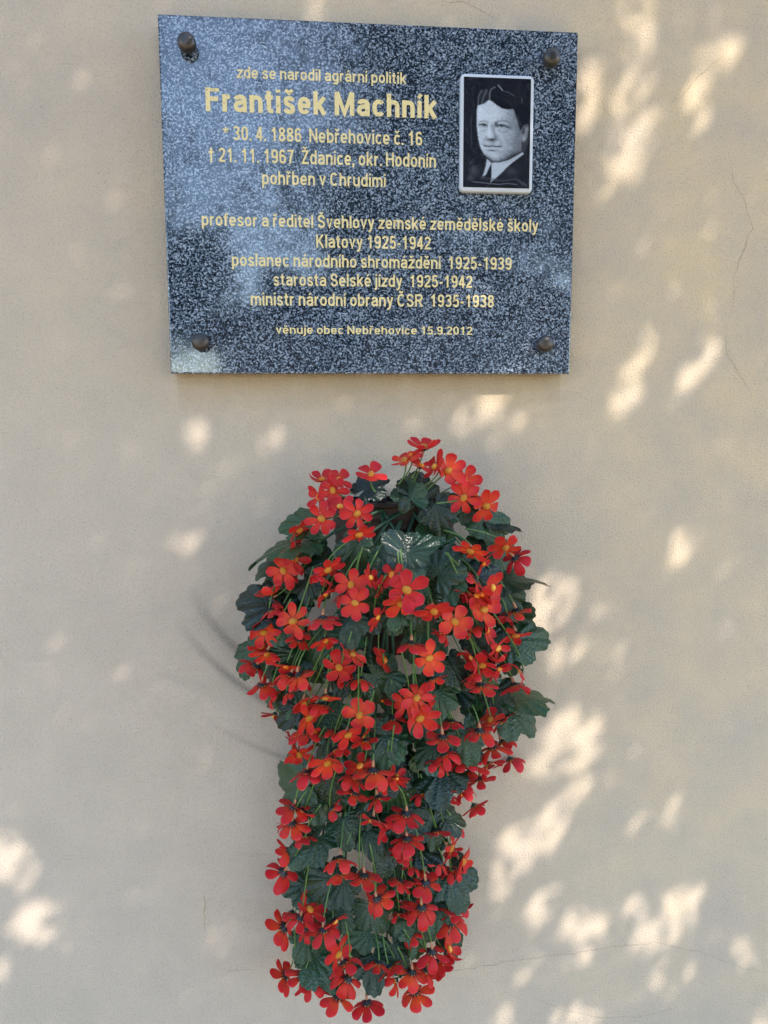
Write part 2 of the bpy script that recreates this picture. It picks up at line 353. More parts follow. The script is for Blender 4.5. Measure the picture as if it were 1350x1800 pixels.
    G['8'] = (D, [A(D/2, .75, D/2-h-.02, .25-h, 0, 360, 20), A(D/2, .27, D/2-h, .27-h, 0, 360, 22)])
    G['.'] = (2*h, [[(h, 0), (h, 2*h)]]); G[','] = (2*h, [[(h, 2*h), (h, 0), (h-.03, -.14)]]); G['-'] = (.30, [[(.02, .38), (.28, .38)]])
    G['*'] = (.42, [[(.21+.24*math.cos(R(a_)), .70+.24*math.sin(R(a_))), (.21, .70)] for a_ in (90, 162, 234, 306, 18)])
    G['†'] = (.46, [[(.23, -.05), (.23, 1)], [(.02, .68), (.44, .68)]])
    def acc(base, kind, top):
        w_, st = G[base]; m = w_/2 if base not in 'd' else w_/2
        return (w_, st+([[(m-.15, top+.16), (m, top+.02), (m+.15, top+.16)]] if kind == 'v' else [[(m-.05, top), (m+.08, top+.17)]]))
    for ch, b_, k_ in (('á', 'a', 'a'), ('é', 'e', 'a'), ('ě', 'e', 'v'), ('š', 's', 'v'), ('č', 'c', 'v'), ('ř', 'r', 'v'), ('ž', 'z', 'v')): G[ch] = acc(b_, k_, .85)
    G['í'] = acc('1i', 'a', .85)
    for ch, b_ in (('Š', 'S'), ('Č', 'C'), ('Ž', 'Z')): G[ch] = acc(b_, 'v', 1.07)
    return G
def write(txt, h):
    G = glyphs(h); V = []; F = []; x = 0.0; lay = 0
    for ch in txt:
        if ch == ' ': x += .26; continue
        w_, strokes = G[ch]
        for st in strokes:
            pts = [p_ for i, p_ in enumerate(st) if i == 0 or math.hypot(p_[0]-st[i-1][0], p_[1]-st[i-1][1]) > 1e-5]
            n = len(pts); b_ = len(V); lay += 1; hw = h*(.72 if 'v' == ch and False else .95); acc_ = len(st) <= 3 and min(p_[1] for p_ in st) > .84
            hw = h*.72 if acc_ and ch not in 'ij' else hw
            if ch == '*': hw = h*.7
            closed = n > 6 and math.hypot(pts[0][0]-pts[-1][0], pts[0][1]-pts[-1][1]) < 1e-4
            for i in range(n):
                p0 = pts[i-1] if i else (pts[-2] if closed else None); p1 = pts[i+1] if i < n-1 else (pts[1] if closed else None)
                ds = []
                for q0, q1 in ((p0, pts[i]), (pts[i], p1)):
                    if q0 and q1: L = math.hypot(q1[0]-q0[0], q1[1]-q0[1]); ds.append(((q1[0]-q0[0])/L, (q1[1]-q0[1])/L))
                tx = sum(d[0] for d in ds); ty = sum(d[1] for d in ds); L = math.hypot(tx, ty) or 1; nx, ny = -ty/L, tx/L
                mit = 1/max(.45, abs(nx*-ds[0][1]+ny*ds[0][0]))
                V.append((x+pts[i][0]+nx*hw*mit, pts[i][1]+ny*hw*mit, lay)); V.append((x+pts[i][0]-nx*hw*mit, pts[i][1]-ny*hw*mit, lay))
            for i in range(n-1): F.append((b_+2*i, b_+2*i+1, b_+2*i+3, b_+2*i+2))
        x += w_+.105
    return np.array(V, float), F
for (txt, xa, xb, ya, yb, cap, off) in LINES:
    co, F = write(txt, .098 if cap > 30 else .079)
    A, B = at(xa, ya, FY), at(xb, yb, FY); zc = (A.z+B.z)/2; x0, x1 = co[:, 0].min(), co[:, 0].max()
    mpp = (at(xa, ya-50, FY)-at(xa, ya, FY)).length/50; sx = (B.x-A.x)/(x1-x0); sz = cap*mpp
    mesh_obj('inscription', np.stack([A.x+(co[:, 0]-x0)*sx, FY-0.0003-(co[:, 2] % 7)*0.00003, zc+co[:, 1]*sz], 1), F, MG, plaque, False)

# enamel portrait: a convex white rimmed plate carrying the printed photograph
def plate_pt(zx, zy): return at(800+zx/7.826, 120+zy/7.826, FY-0.004)
q = [plate_pt(64, 84), plate_pt(1080, 108), plate_pt(1058, 1716), plate_pt(64, 1716)]
X0, X1 = (q[0].x+q[3].x)/2, (q[1].x+q[2].x)/2; Z1, Z0 = (q[0].z+q[1].z)/2, (q[2].z+q[3].z)/2
MPL = mat_simple('white_enamel', (0.62, 0.64, 0.67), 0.22, 0.12, 60)
V = []; F = []; NP = 40
rings = [(0, FY-.0002), (0, FY-.0046), (.0004, FY-.0058), (.0012, FY-.0068), (.0024, FY-.0073), (.0042, FY-.0075)]
for (ins, yy) in rings:                                 # rounded rectangle, rolled over at the rim
    rc = .0068-ins*.55
    for cx_, cz_, a0 in ((X1-ins-rc, Z1-ins-rc, 0), (X0+ins+rc, Z1-ins-rc, 90), (X0+ins+rc, Z0+ins+rc, 180), (X1-ins-rc, Z0+ins+rc, 270)):
        for q in range(10): V.append((cx_+rc*math.cos(R(a0+10*q)), yy, cz_+rc*math.sin(R(a0+10*q))))
for r_ in range(len(rings)-1):
    for q in range(NP): F.append((r_*NP+q, r_*NP+(q+1) % NP, (r_+1)*NP+(q+1) % NP, (r_+1)*NP+q))
F.append(tuple((len(rings)-1)*NP+q for q in range(NP)))
plate = mesh_obj('portrait_plate', V, [f_[::-1] for f_ in F], MPL, plaque)
a, b = at(815.6, 134.5, FY-0.008), at(930.2, 331.5, FY-0.008)
NX, NZ = 132, 226
def paint():
    xs = np.linspace(0, 1055, NX); zs = np.linspace(0, 1800, NZ); XX, YY = np.meshgrid(xs, zs)
    def blur(m, sg):
        sx, sy = sg/(xs[1]-xs[0]), sg/(zs[1]-zs[0])
        for ax, q in ((1, sx), (0, sy)):
            k = max(1, int(3*q+1)); t = np.arange(-k, k+1); kr = np.exp(-t*t/(2*max(q, .3)**2)); kr /= kr.sum()
            pad = [(0, 0), (0, 0)]; pad[ax] = (k, k); mm = np.pad(m, pad, 'edge')
            m = np.apply_along_axis(lambda v: np.convolve(v, kr, 'valid'), ax, mm)
        return m
    def poly(pts, sg):
        m = np.zeros_like(XX); p = pts
        for i in range(len(p)):
            (xa, ya), (xb, yb) = p[i], p[(i+1) % len(p)]
            if ya == yb: continue
            c = ((ya <= YY) & (YY < yb)) | ((yb <= YY) & (YY < ya)); xi = xa+(YY-ya)*(xb-xa)/(yb-ya)
            m += c & (XX < xi)
        return blur((m % 2).astype(float), sg)
    def ell(cx, cy, rx, ry, ang=0, p=1.0):
        c, s_ = math.cos(R(ang)), math.sin(R(ang)); dx, dy = XX-cx, YY-cy
        return np.exp(-(((dx*c+dy*s_)/rx)**2+((-dx*s_+dy*c)/ry)**2)**p)
    def stroke(pts, wd, p=1.0):
        d = np.full_like(XX, 1e9)
        for (xa, ya), (xb, yb) in zip(pts, pts[1:]):
            L = (xb-xa)**2+(yb-ya)**2; t = np.clip(((XX-xa)*(xb-xa)+(YY-ya)*(yb-ya))/L, 0, 1)
            d = np.minimum(d, np.hypot(XX-xa-t*(xb-xa), YY-ya-t*(yb-ya)))
        return np.exp(-(d/wd)**2*p)
    I = np.full_like(XX, 0.13)
    def lay(m, v):
        nonlocal I
        I = I*(1-m)+v*m
    rn = RNG.normal(size=(NZ//6+2, NX)); streak = blur(np.repeat(rn, 6, 0)[:NZ], 9); streak /= streak.std()
    I += 0.014*streak
    for x_, y0_, y1_, v_ in ((120, 620, 1150, .26), (130, 180, 300, .20), (150, 420, 470, .22), (60, 850, 1080, .19), (1010, 90, 160, .22), (990, 1150, 1500, .22)): lay(stroke([(x_, y0_), (x_+4, y1_)], 16)*.7, v_)
    lay(poly([(700, 900), (1020, 760), (1020, 1050), (960, 1230), (760, 1380), (560, 1410), (470, 1360)], 14), .26)
    face = poly([(213, 450), (268, 432), (390, 355), (440, 375), (520, 440), (620, 495), (700, 497), (790, 480), (822, 580), (862, 680), (900, 820), (916, 960), (912, 1100), (900, 1205), (800, 1290), (680, 1350), (560, 1388), (480, 1385), (400, 1345), (328, 1255), (270, 1150), (235, 1020), (211, 850), (203, 700), (206, 560)], 7)
    sh = .71-.27*np.clip((XX-540)/350, 0, 1)**1.1-.30*np.clip((YY-1130)/230, 0, 1)**1.3*np.clip((XX-440)/300, .05, 1)+.05*np.clip((330-XX)/130, 0, 1)
    sh = sh-.10*np.clip((520-YY)/140, 0, 1)*np.clip((XX-480)/200, 0, 1)+.02*blur(RNG.normal(size=XX.shape), 8)*4
    lay(face, sh)
    for c_, v_, o_ in (((300, 580, 80, 110), .76, .6), ((450, 560, 110, 90), .70, .5), ((720, 900, 110, 80), .64, .45), ((290, 950, 50, 90), .66, .5), ((640, 1010, 80, 90), .62, .35), ((850, 1050, 50, 180), .46, .5)): lay(ell(*c_)*face*o_, v_)
    # eyes
    lay(ell(312, 772, 74, 34)*face*.75, .40); lay(stroke([(248, 722), (325, 702), (378, 728)], 15)*.45, .42); lay(stroke([(258, 742), (318, 728), (358, 746)], 9)*.55, .70)
    lay(stroke([(248, 768), (310, 756), (372, 778)], 11)*.75, .24); lay(ell(326, 770, 22, 17, 0, 2)*.85, .20); lay(ell(305, 826, 52, 18)*.7, .69); lay(stroke([(265, 862), (320, 872), (360, 850)], 13)*.35, .50)
    lay(ell(372, 790, 22, 40)*.5, .46)
    lay(ell(512, 752, 30, 42)*.85, .27); lay(ell(610, 775, 120, 42)*face*.55, .42); lay(stroke([(505, 735), (545, 706), (610, 688), (690, 696), (740, 730)], 17)*.5, .40)
    lay(stroke([(560, 742), (615, 722), (680, 744)], 11)*.65, .68); lay(stroke([(530, 778), (585, 758), (650, 774), (722, 806)], 12)*.8, .22); lay(ell(600, 775, 24, 19, 0, 2)*.85, .16)
    lay(ell(606, 769, 6, 5), .6); lay(ell(640, 792, 18, 8)*.7, .58); lay(ell(600, 816, 66, 15)*.6, .66); lay(stroke([(545, 850), (615, 884), (690, 862)], 14)*.4, .46); lay(ell(742, 800, 44, 36)*.5, .42)
    # nose
    lay(stroke([(402, 760), (392, 890), (405, 960)], 22)*.65, .79); lay(stroke([(455, 790), (485, 900), (505, 955)], 30)*.5, .46); lay(ell(505, 960, 34, 38)*.55, .42)
    lay(ell(425, 955, 46, 32)*.6, .73); lay(ell(370, 965, 22, 24)*.5, .60); lay(ell(452, 1008, 74, 24, -4)*.92, .23); lay(ell(462, 1042, 44, 24)*.55, .36); lay(ell(385, 1000, 22, 14)*.6, .34)
    # mouth and chin
    lay(ell(450, 1085, 90, 16)*.5, .50); lay(stroke([(332, 1108), (395, 1120), (455, 1112), (520, 1118), (588, 1112)], 10)*.9, .21); lay(ell(340, 1112, 22, 16)*.5, .36); lay(ell(580, 1114, 24, 18)*.5, .36)
    lay(ell(450, 1146, 78, 17)*.75, .65); lay(ell(455, 1186, 74, 15)*.8, .28); lay(ell(425, 1240, 95, 40)*.7, .67); lay(ell(420, 1312, 90, 24)*.5, .50)
    lay(stroke([(352, 960), (322, 1035), (312, 1100)], 17)*.4, .50); lay(stroke([(540, 965), (590, 1050), (612, 1130)], 24)*.35, .49); lay(ell(560, 1200, 60, 40)*.5, .56)
    lay(stroke([(345, 1300), (440, 1372), (560, 1398), (700, 1345), (890, 1235)], 42)*.72, .17)
    # ear, hair
    lay(poly([(930, 800), (960, 745), (1018, 735), (1030, 800), (1005, 960), (962, 1030), (926, 1012), (914, 930)], 8), .47); lay(stroke([(945, 880), (958, 810), (1000, 768)], 20)*.85, .20); lay(ell(985, 800, 22, 30)*.5, .55); lay(ell(957, 975, 28, 36)*.8, .64); lay(stroke([(905, 780), (914, 1000), (908, 1180)], 11)*.45, .56)
    lay(poly([(412, 165), (480, 140), (600, 125), (780, 150), (930, 280), (1015, 470), (1015, 730), (930, 770), (898, 850), (862, 690), (824, 590), (792, 488), (760, 495), (690, 500), (610, 485), (520, 425), (455, 375), (410, 330)], 9), .115)
    lay(poly([(212, 330), (245, 215), (330, 180), (410, 200), (418, 340), (310, 425), (220, 455)], 9), .20)
    lay(stroke([(405, 350), (408, 250), (430, 180), (490, 150)], 9)*.75, .55)
    for pts, wd, v_, o_ in (([(225, 430), (232, 310), (275, 215)], 9, .50, .6), ([(280, 410), (320, 290), (360, 200)], 10, .48, .6), ([(252, 420), (272, 310), (310, 220)], 8, .13, .6), ([(340, 380), (372, 270), (388, 210)], 8, .12, .6), ([(540, 120), (575, 160), (605, 200)], 13, .60, .8), ([(640, 215), (710, 230), (785, 280)], 11, .40, .6),
                            ([(480, 200), (580, 230), (660, 290)], 16, .17, .7), ([(470, 280), (600, 340), (720, 360)], 14, .18, .7), ([(540, 400), (640, 460), (740, 440)], 16, .07, .7), ([(910, 310), (916, 380)], 9, .40, .6), ([(735, 400), (742, 440)], 9, .26, .6), ([(840, 600), (880, 700), (925, 770)], 22, .26, .5), ([(820, 200), (900, 300), (960, 420)], 14, .19, .7)):
        lay(stroke(pts, wd)*o_, v_)
    # suit, collar and tie
    lay(poly([(0, 1640), (130, 1560), (330, 1510), (370, 1400), (800, 1370), (880, 1260), (1055, 1400), (1055, 1800), (0, 1800)], 16)*.8, .14)
    lay(ell(760, 1520, 120, 75, -12)*.75, .27); lay(stroke([(840, 1450), (900, 1570), (960, 1680)], 12)*.7, .10); lay(ell(175, 1540, 90, 85)*.75, .32); lay(ell(115, 1650, 45, 45)*.6, .40); lay(ell(160, 1490, 30, 60, 20)*.5, .36)  # pale blots at lower left: sky reflections painted into the picture tone
    lay(poly([(370, 1322), (448, 1388), (420, 1460), (362, 1590), (305, 1622), (335, 1520), (358, 1430)], 6), .74)
    lay(poly([(440, 1385), (560, 1382), (720, 1335), (938, 1200), (965, 1222), (760, 1390), (600, 1560), (432, 1720), (440, 1560)], 6), .75)
    lay(stroke([(900, 1232), (760, 1345), (620, 1400)], 12)*.5, .60); lay(poly([(432, 1420), (445, 1500), (450, 1570), (436, 1690), (345, 1625), (385, 1540)], 6), .13); lay(stroke([(445, 1400), (440, 1560), (435, 1700)], 7)*.6, .20)
    lay(stroke([(158, 1708), (330, 1722), (560, 1742), (720, 1722), (860, 1738)], 8)*.75, .52); lay(stroke([(290, 1632), (440, 1660), (640, 1680), (830, 1640), (1010, 1750)], 20)*.45, .38); lay(stroke([(470, 1640), (380, 1790)], 7)*.5, .36)
    I += RNG.normal(size=I.shape)*0.010
    I = I+(I-.45)*.22*blur(face, 6)
    return np.clip(I, 0.02, 0.95)
T = paint()
V = []; F = []
for j in range(NZ):
    for i in range(NX):
        u, v = i/(NX-1), j/(NZ-1); V.append((a.x+(b.x-a.x)*u, FY-0.0078, a.z+(b.z-a.z)*v))
for j in range(NZ-1):
    for i in range(NX-1): F.append((j*NX+i, j*NX+i+1, (j+1)*NX+i+1, (j+1)*NX+i))
pic = mesh_obj('portrait_picture', V, F, mat_picture(), plate)
pic['label'] = 'black and white photograph of a man in suit and tie with parted hair'
at_ = pic.data.color_attributes.new('tone', 'FLOAT_COLOR', 'POINT')
t = (T.ravel()*1.0)**2.2; at_.data.foreach_set('color', np.stack([t*.88, t*.97, t*1.08+0.006, np.ones_like(t)], 1).astype(np.float32).ravel())

# ------------------------------------------------------------------ wall planter behind the flowers
pc = at(692, 985, 0)
planter = thing('wall_planter', (pc.x, 0, pc.z), 'dark brown ridged wall planter hidden among the red artificial flowers', 'planter')
MBN = mat_simple('brown_plastic', (0.028, 0.013, 0.010), 0.45, 0.3, 60, 0, 0.5)
ztop, zbot = at(690, 884, -0.06).z, at(690, 1150, -0.06).z
V = []; F = []; NS, NR = 24, 44
for j in range(NR):
    t = j/(NR-1); rr = 0.098-0.036*t**1.4+0.0014*math.sin(t*95)
    for i in range(NS+1):
        a_ = math.pi*i/NS; V.append((pc.x+rr*math.cos(a_), -0.004-rr*0.98*math.sin(a_), ztop+(zbot-ztop)*t))
for j in range(NR-1):
    for i in range(NS): F.append((j*(NS+1)+i, j*(NS+1)+i+1, (j+1)*(NS+1)+i+1, (j+1)*(NS+1)+i))
F.append(tuple(range((NR-1)*(NS+1), NR*(NS+1)))); mesh_obj('pot', V, F, MBN, planter)
V, F = tube([(pc.x+0.1*math.cos(math.pi*i/16), -0.004-0.1*math.sin(math.pi*i/16), ztop) for i in range(17)], 0.004, 8); mesh_obj('rim', V, F, MBN, planter)
p = at(672, 871, -0.02); bm_obj('hanging_tab', box_bm(p.x-.006, p.x+.006, -.028, -.003, p.z-.016, p.z+.010, .003), MBN, planter)
p = at(672, 877, -0.012); bm_obj('mounting_rail', box_bm(p.x-.07, p.x+.08, -.014, -.004, p.z-.004, p.z+.004, .001), mat_simple('black_metal', (0.012, 0.012, 0.014), .4, .3, 60, .6), planter)

# ------------------------------------------------------------------ artificial flowers
plant = thing('artificial_flower_plant', (pc.x, -0.08, ztop-0.02), 'trailing bunch of red artificial flowers with dark green leaves hanging in planter', 'artificial flowers')
MP, MC, ML = mat_petal(), mat_center(), mat_leaf()
MCAL = mat_simple('calyx_plastic', (0.012, 0.022, 0.026), 0.5, 0.3, 4); MSTEM = mat_simple('stem_plastic', (0.095, 0.19, 0.04), 0.42, 0.45, 12)
MVINE = mat_simple('vine_plastic', (0.018, 0.075, 0.04), 0.45, 0.3, 30); MSLV = mat_simple('stem_tip_plastic', (0.45, 0.20, 0.10), 0.5, 0.2, 30)
def corolla(np_, lift, seed):
    rs = random.Random(seed); V = []; F = []; att = []
    for k in range(np_):
        a0 = 2*math.pi*k/np_+rs.uniform(-.18, .18); L = rs.uniform(.90, 1.10); li = lift+rs.uniform(-.28, .34); wdt = rs.uniform(.245, .30)*6/np_; tw = rs.uniform(-.22, .22); cur = rs.uniform(-.6, .35)
        NU, NV = 9, 7; base = len(V); cup = rs.uniform(.05, .22)
        for i in range(NU):
            u = i/(NU-1); s_ = u**.9
            hw = wdt*(0.30+0.70*math.sin(min(1, u/.66)*math.pi/2))*math.sqrt(max(0, 1-max(0, (u-.60)/.415)**2.4))
            for j in range(NV):
                v = 2*j/(NV-1)-1
                rr = .13+s_*L*.87*(1-.05*v*v)+(0 if abs(v) > .4 else -.015*(u > .9))
                ang = li+cur*u
                x = rr*math.cos(ang*u); z = rr*math.sin(li)*u+cur*u*u*.35+cup*hw*v*v*1.6+tw*v*hw*u+.012*math.cos(v*7)*u
                y = v*hw; V.append(Vector((x*math.cos(a0)-y*math.sin(a0), x*math.sin(a0)+y*math.cos(a0), z)))
                edge = max(abs(v)**2.0*(.90 if u > .15 else .5), (u**7))
                att.append((min(1, edge), u, 0, 1))
        for i in range(NU-1):
            for j in range(NV-1):
                p = base+i*NV+j; F.append((p, p+1, p+NV+1, p+NV))
    me = bpy.data.meshes.new('corolla'); me.from_pydata([tuple(v) for v in V], [], F)
    me.polygons.foreach_set('use_smooth', [True]*len(F))
    c = me.color_attributes.new('petal', 'FLOAT_COLOR', 'POINT'); c.data.foreach_set('color', np.array(att, np.float32).ravel()); me.materials.append(MP)
    return me
COROLLA = [corolla(n, l, 30+i) for i, (n, l) in enumerate(((6, .10), (7, .16), (6, .22), (6, .34), (7, .05), (6, .42), (6, .28), (5, .2)))]
V, F = lathe([(.215, -.01), (.225, .04), (.205, .10), (.17, .15), (.08, .175), (.02, .18)], 18)
CEN = bpy.data.meshes.new('flower_centre'); CEN.from_pydata([(v.x, v.y*.82, v.z) for v in V], [], F); CEN.polygons.foreach_set('use_smooth', [True]*len(F)); CEN.materials.append(MC)
V = []; F = []
for k in range(10):                                   # toothed calyx behind the petals
    a0 = 2*math.pi*k/10
    for dr, h, da in ((.06, -.20, -.31), (.06, -.20, .31), (.20, -.10, .30), (.20, -.10, -.30), (.38, -.005, 0)):
        V.append((dr*math.cos(a0+da), dr*math.sin(a0+da), h))
    b_ = 5*k; F += [(b_, b_+1, b_+2, b_+3), (b_+3, b_+2, b_+4)]
CAL = bpy.data.meshes.new('calyx'); CAL.from_pydata(V, [], F); CAL.materials.append(MCAL)

# silhouette of the bunch: row -> left, right, bulge
ROWS = np.array([[770, 690, 770, .09], [830, 535, 840, .13], [900, 490, 890, .165], [1000, 440, 940, .19], [1100, 412, 948, .19], [1200, 425, 955, .17], [1300, 478, 915, .15], [1400, 492, 845, .12], [1500, 466, 833, .10], [1600, 472, 826, .09], [1700, 470, 805, .09], [1800, 560, 690, .08]], float)
def hull(x, y):
    l, r, d = (np.interp(y, ROWS[:, 0], ROWS[:, k]) for k in (1, 2, 3)); t = (x-(l+r)/2)/((r-l)/2+6)
    return 0.03+d*math.sqrt(max(0.0, 1-t*t)), t
def basis(n, tipdir):
    z = n.normalized(); y = tipdir-z*tipdir.dot(z)
    if y.length < 1e-4: y = up-z*up.dot(z)
    y.normalize(); x = y.cross(z); return Matrix((x, y, z)).transposed()
BACK = -fwd
# x, y, petal radius in photo px, tilt from the viewer, direction of tilt (0 right, 90 up), depth behind the hull in mm
FL = [(566,842,31,50,100,0),(596,843,30,45,60,0),(585,862,34,15,60,-6),(560,874,31,45,200,-4),(652,833,34,48,80,0),(565,912,36,15,100,-12),(598,890,32,32,95,0),(628,903,34,22,-20,-8),(631,940,36,48,-70,-12),(532,938,34,62,-45,0),
(519,983,34,40,20,4),(498,1003,37,18,170,-6),(474,1035,36,72,110,0),(576,1002,34,50,-60,0),(563,1022,30,80,-120,4),(572,1045,30,70,-45,4),(617,1028,35,22,90,0),(624,1060,37,18,-90,-12),(652,1015,30,60,20,8),
(745,785,36,66,85,-6),(711,808,34,52,110,-2),(740,818,33,58,70,-2),(764,820,33,50,150,-4),(722,800,30,45,120,2),(788,827,37,14,40,-6),(816,842,36,25,40,-8),(815,875,37,26,160,-12),(835,868,32,62,20,2),(855,890,36,25,-40,-4),
(827,969,36,42,-105,-8),(889,963,34,48,-85,-4),(912,988,34,112,-50,-4),(855,995,30,70,-30,6),(866,1033,33,52,-10,0),(846,1045,31,52,-120,2),(715,1037,42,16,-60,-16),(706,1062,40,42,-90,-4),(668,1030,28,80,180,16),(688,1010,32,60,150,6),
(763,1075,37,46,-80,-6),(800,1093,36,32,30,-8),(851,1072,37,20,40,-6),(838,1047,30,60,60,8),(908,1085,36,102,-85,-4),(907,1117,36,58,-85,-6),(856,1107,33,68,10,2),(832,1112,28,80,-60,12),
(876,1140,33,68,-30,0),(824,1162,32,80,-140,8),(848,1170,38,42,-100,-4),(834,1192,30,72,-60,4),(845,1216,37,102,-90,-6),(868,1152,30,75,60,6),(755,1157,38,22,-60,-12),(722,1142,36,88,-95,0),(765,1202,35,102,-70,0),(733,1227,38,22,30,-10),(738,1263,38,30,-60,-14),(712,1237,32,52,-170,2),
(884,1180,32,82,-50,2),(907,1215,36,84,-75,-4),(676,1160,32,66,20,45),(675,1238,34,80,-90,50),(690,1272,34,100,-90,50),(842,1297,42,105,-95,-10),(885,1275,34,80,-50,0),(862,1265,34,70,120,4),(868,1325,40,110,-80,-10),(887,1312,34,84,-60,0),
(778,1308,38,92,-90,-8),(786,1335,34,100,-60,0),(768,1348,32,80,-120,4),(816,1345,33,92,-90,4),(832,1362,34,102,-70,2),(800,1387,37,100,-90,-4),(793,1277,28,80,-90,20),
(515,1092,36,22,90,-8),(463,1112,36,26,-100,-8),(470,1150,36,62,-95,-6),(445,1180,34,105,-120,-4),(462,1214,35,104,-80,-6),(567,1098,36,95,-90,-6),(572,1126,32,70,-70,-2),
(503,1172,33,62,-100,0),(507,1197,34,104,-110,0),(531,1196,38,102,-60,-4),(596,1173,38,32,80,-12),(620,1150,34,62,50,0),(608,1192,30,80,-60,16),(535,1237,34,62,-70,0),(572,1227,36,62,-90,-8),(543,1262,36,50,-50,-6),(562,1247,30,80,-100,4),
(632,1257,38,28,80,-12),(612,1292,37,42,-70,-10),(642,1310,32,92,-90,4),(507,1308,36,95,-150,-4),(537,1297,36,92,-80,0),(526,1327,36,34,-70,-8),(576,1342,37,50,-80,-8),(594,1325,31,80,-60,2),(540,1370,38,74,-90,-6),
(633,1346,32,62,120,6),(656,1368,44,100,-90,-16),(618,1376,32,80,-120,2),(690,1378,36,84,-70,-6),(697,1366,32,60,30,2),(618,1403,36,92,-120,-2),(515,1430,38,100,-100,-6),(513,1457,36,105,-90,-4),(500,1503,34,80,-140,0),(489,1540,38,110,-140,-6),
(655,1443,37,62,-100,-8),(681,1458,34,90,-40,0),(668,1410,34,80,-70,2),(712,1443,39,110,-100,-10),(715,1487,38,112,-90,-10),(768,1470,30,90,-80,6),(786,1408,35,82,-100,0),(812,1395,34,80,-60,0),
(598,1512,39,76,-90,-10),(602,1545,37,76,-80,-8),(640,1552,37,104,-90,-8),(668,1588,38,108,-60,-8),(700,1556,28,80,-120,10),(722,1558,32,80,-100,4),(748,1562,37,112,-90,-8),(741,1607,40,112,-90,-10),(722,1530,24,80,-90,12),
(800,1495,36,62,-30,-4),(814,1515,36,70,-30,-2),(796,1632,39,110,-80,-8),(801,1603,34,98,-60,0),(812,1580,28,60,40,6),(545,1598,36,62,60,-2),(527,1623,36,112,-100,-4),(489,1636,37,108,-150,-4),(571,1646,37,98,-80,-6),(595,1678,37,42,-30,-8),
(610,1702,36,90,-60,-6),(606,1730,34,100,-120,0),(492,1720,38,100,-150,-4),(526,1725,34,98,-120,0),(550,1737,34,90,-60,0),(594,1765,40,108,-95,-10),(646,1775,40,96,-85,-8),(690,1708,34,90,-60,4),(722,1720,36,104,-100,-4),(731,1755,37,108,-80,-6),(757,1685,36,100,-100,-4),(775,1697,34,98,-60,0),(790,1668,32,80,20,0),(767,1716,36,90,-70,-2),(745,1714,30,100,-120,2),(702,1612,24,80,-90,14)]
PXM = 1/FPX
FL += [(862,1352,34,80,-60,2),(846,1380,33,95,-80,0),(838,1425,32,85,-60,2),(900,1345,32,95,-70,2),(480,1265,32,90,-110,4)]
rf = random.Random(21)
for _ in range(48):                                    # smaller blooms deeper in the bunch
    y = rf.uniform(1000, 1730); l_, r_ = np.interp(y, ROWS[:, 0], ROWS[:, 1])+25, np.interp(y, ROWS[:, 0], ROWS[:, 2])-25
    FL.append((l_+(r_-l_)*rf.random(), y, rf.uniform(25, 32), rf.uniform(55, 112), rf.uniform(-150, -30), rf.uniform(2, 20)))
def flower_frame(f):
    x, y, rp, tilt, dr, dep = f; tilt = max(6, tilt+random.uniform(-12, 14)); D, t_ = hull(x, y); D = max(.022, D-dep/1000)
    p = at(x, y, -D); dist = (p-CAM).dot(fwd); rr = rp*dist*PXM*random.uniform(.84, .98)
    view = (CAM-p).normalized(); d2 = right*math.cos(R(dr))+up*math.sin(R(dr))
    n = view*math.cos(R(tilt))+d2*math.sin(R(tilt))
    B = basis(n, d2.cross(n) if tilt > 5 else up) @ Matrix.Rotation(random.uniform(0, 6.28), 3, 'Z')
    p = p-n*rr*0.05
    if tilt > 70: p = p - n*rr*.25
    return Matrix.Translation(p) @ B.to_4x4() @ Matrix.Scale(rr, 4), p, n, rr
INV = Matrix.Translation(-plant.location)
def stem_pts(x, y, p, n, rr):
    """from the back of the flower up to where it leaves its vine"""
    l, r, d = (np.interp(y, ROWS[:, 0], ROWS[:, k]) for k in (1, 2, 3)); cx = 0.5*(l+r)
    s0 = p-n*rr*0.20
    if y < 1060: gx, gy = 690+(x-690)*.66+random.uniform(-8, 8), 895+(y-895)*.5
    else: gx, gy = x+(cx-x)*random.uniform(.12, .34)+random.uniform(-10, 10), y-random.uniform(62, 120)
    gx = min(max(gx, l+28), r-28); D, _ = hull(gx, gy); e = at(gx, gy, -max(.03, D-random.choice((.004, .03, .05, .06))))
    mid = s0-n*rr*0.7; mid = mid.lerp(e, .25)
    return bez(s0, mid, e, 9)
order = sorted(range(len(FL)), key=lambda i: -FL[i][2]*(1 if FL[i][5] < 10 else .3))
rest = [bmesh.new() for _ in range(4)]                # petals, centres, calyces, stems of the surplus flowers
extraV, extraF, extraA, extraM = [], [], [], []
def add_extra(verts, faces, mi, att=None):
    b_ = len(extraV); extraV.extend(tuple(v) for v in verts); extraF.extend(tuple(i+b_ for i in f) for f in faces); extraM.extend([mi]*len(faces))
    extraA.extend(att if att is not None else [(0, .5, 0, 1)]*len(verts))
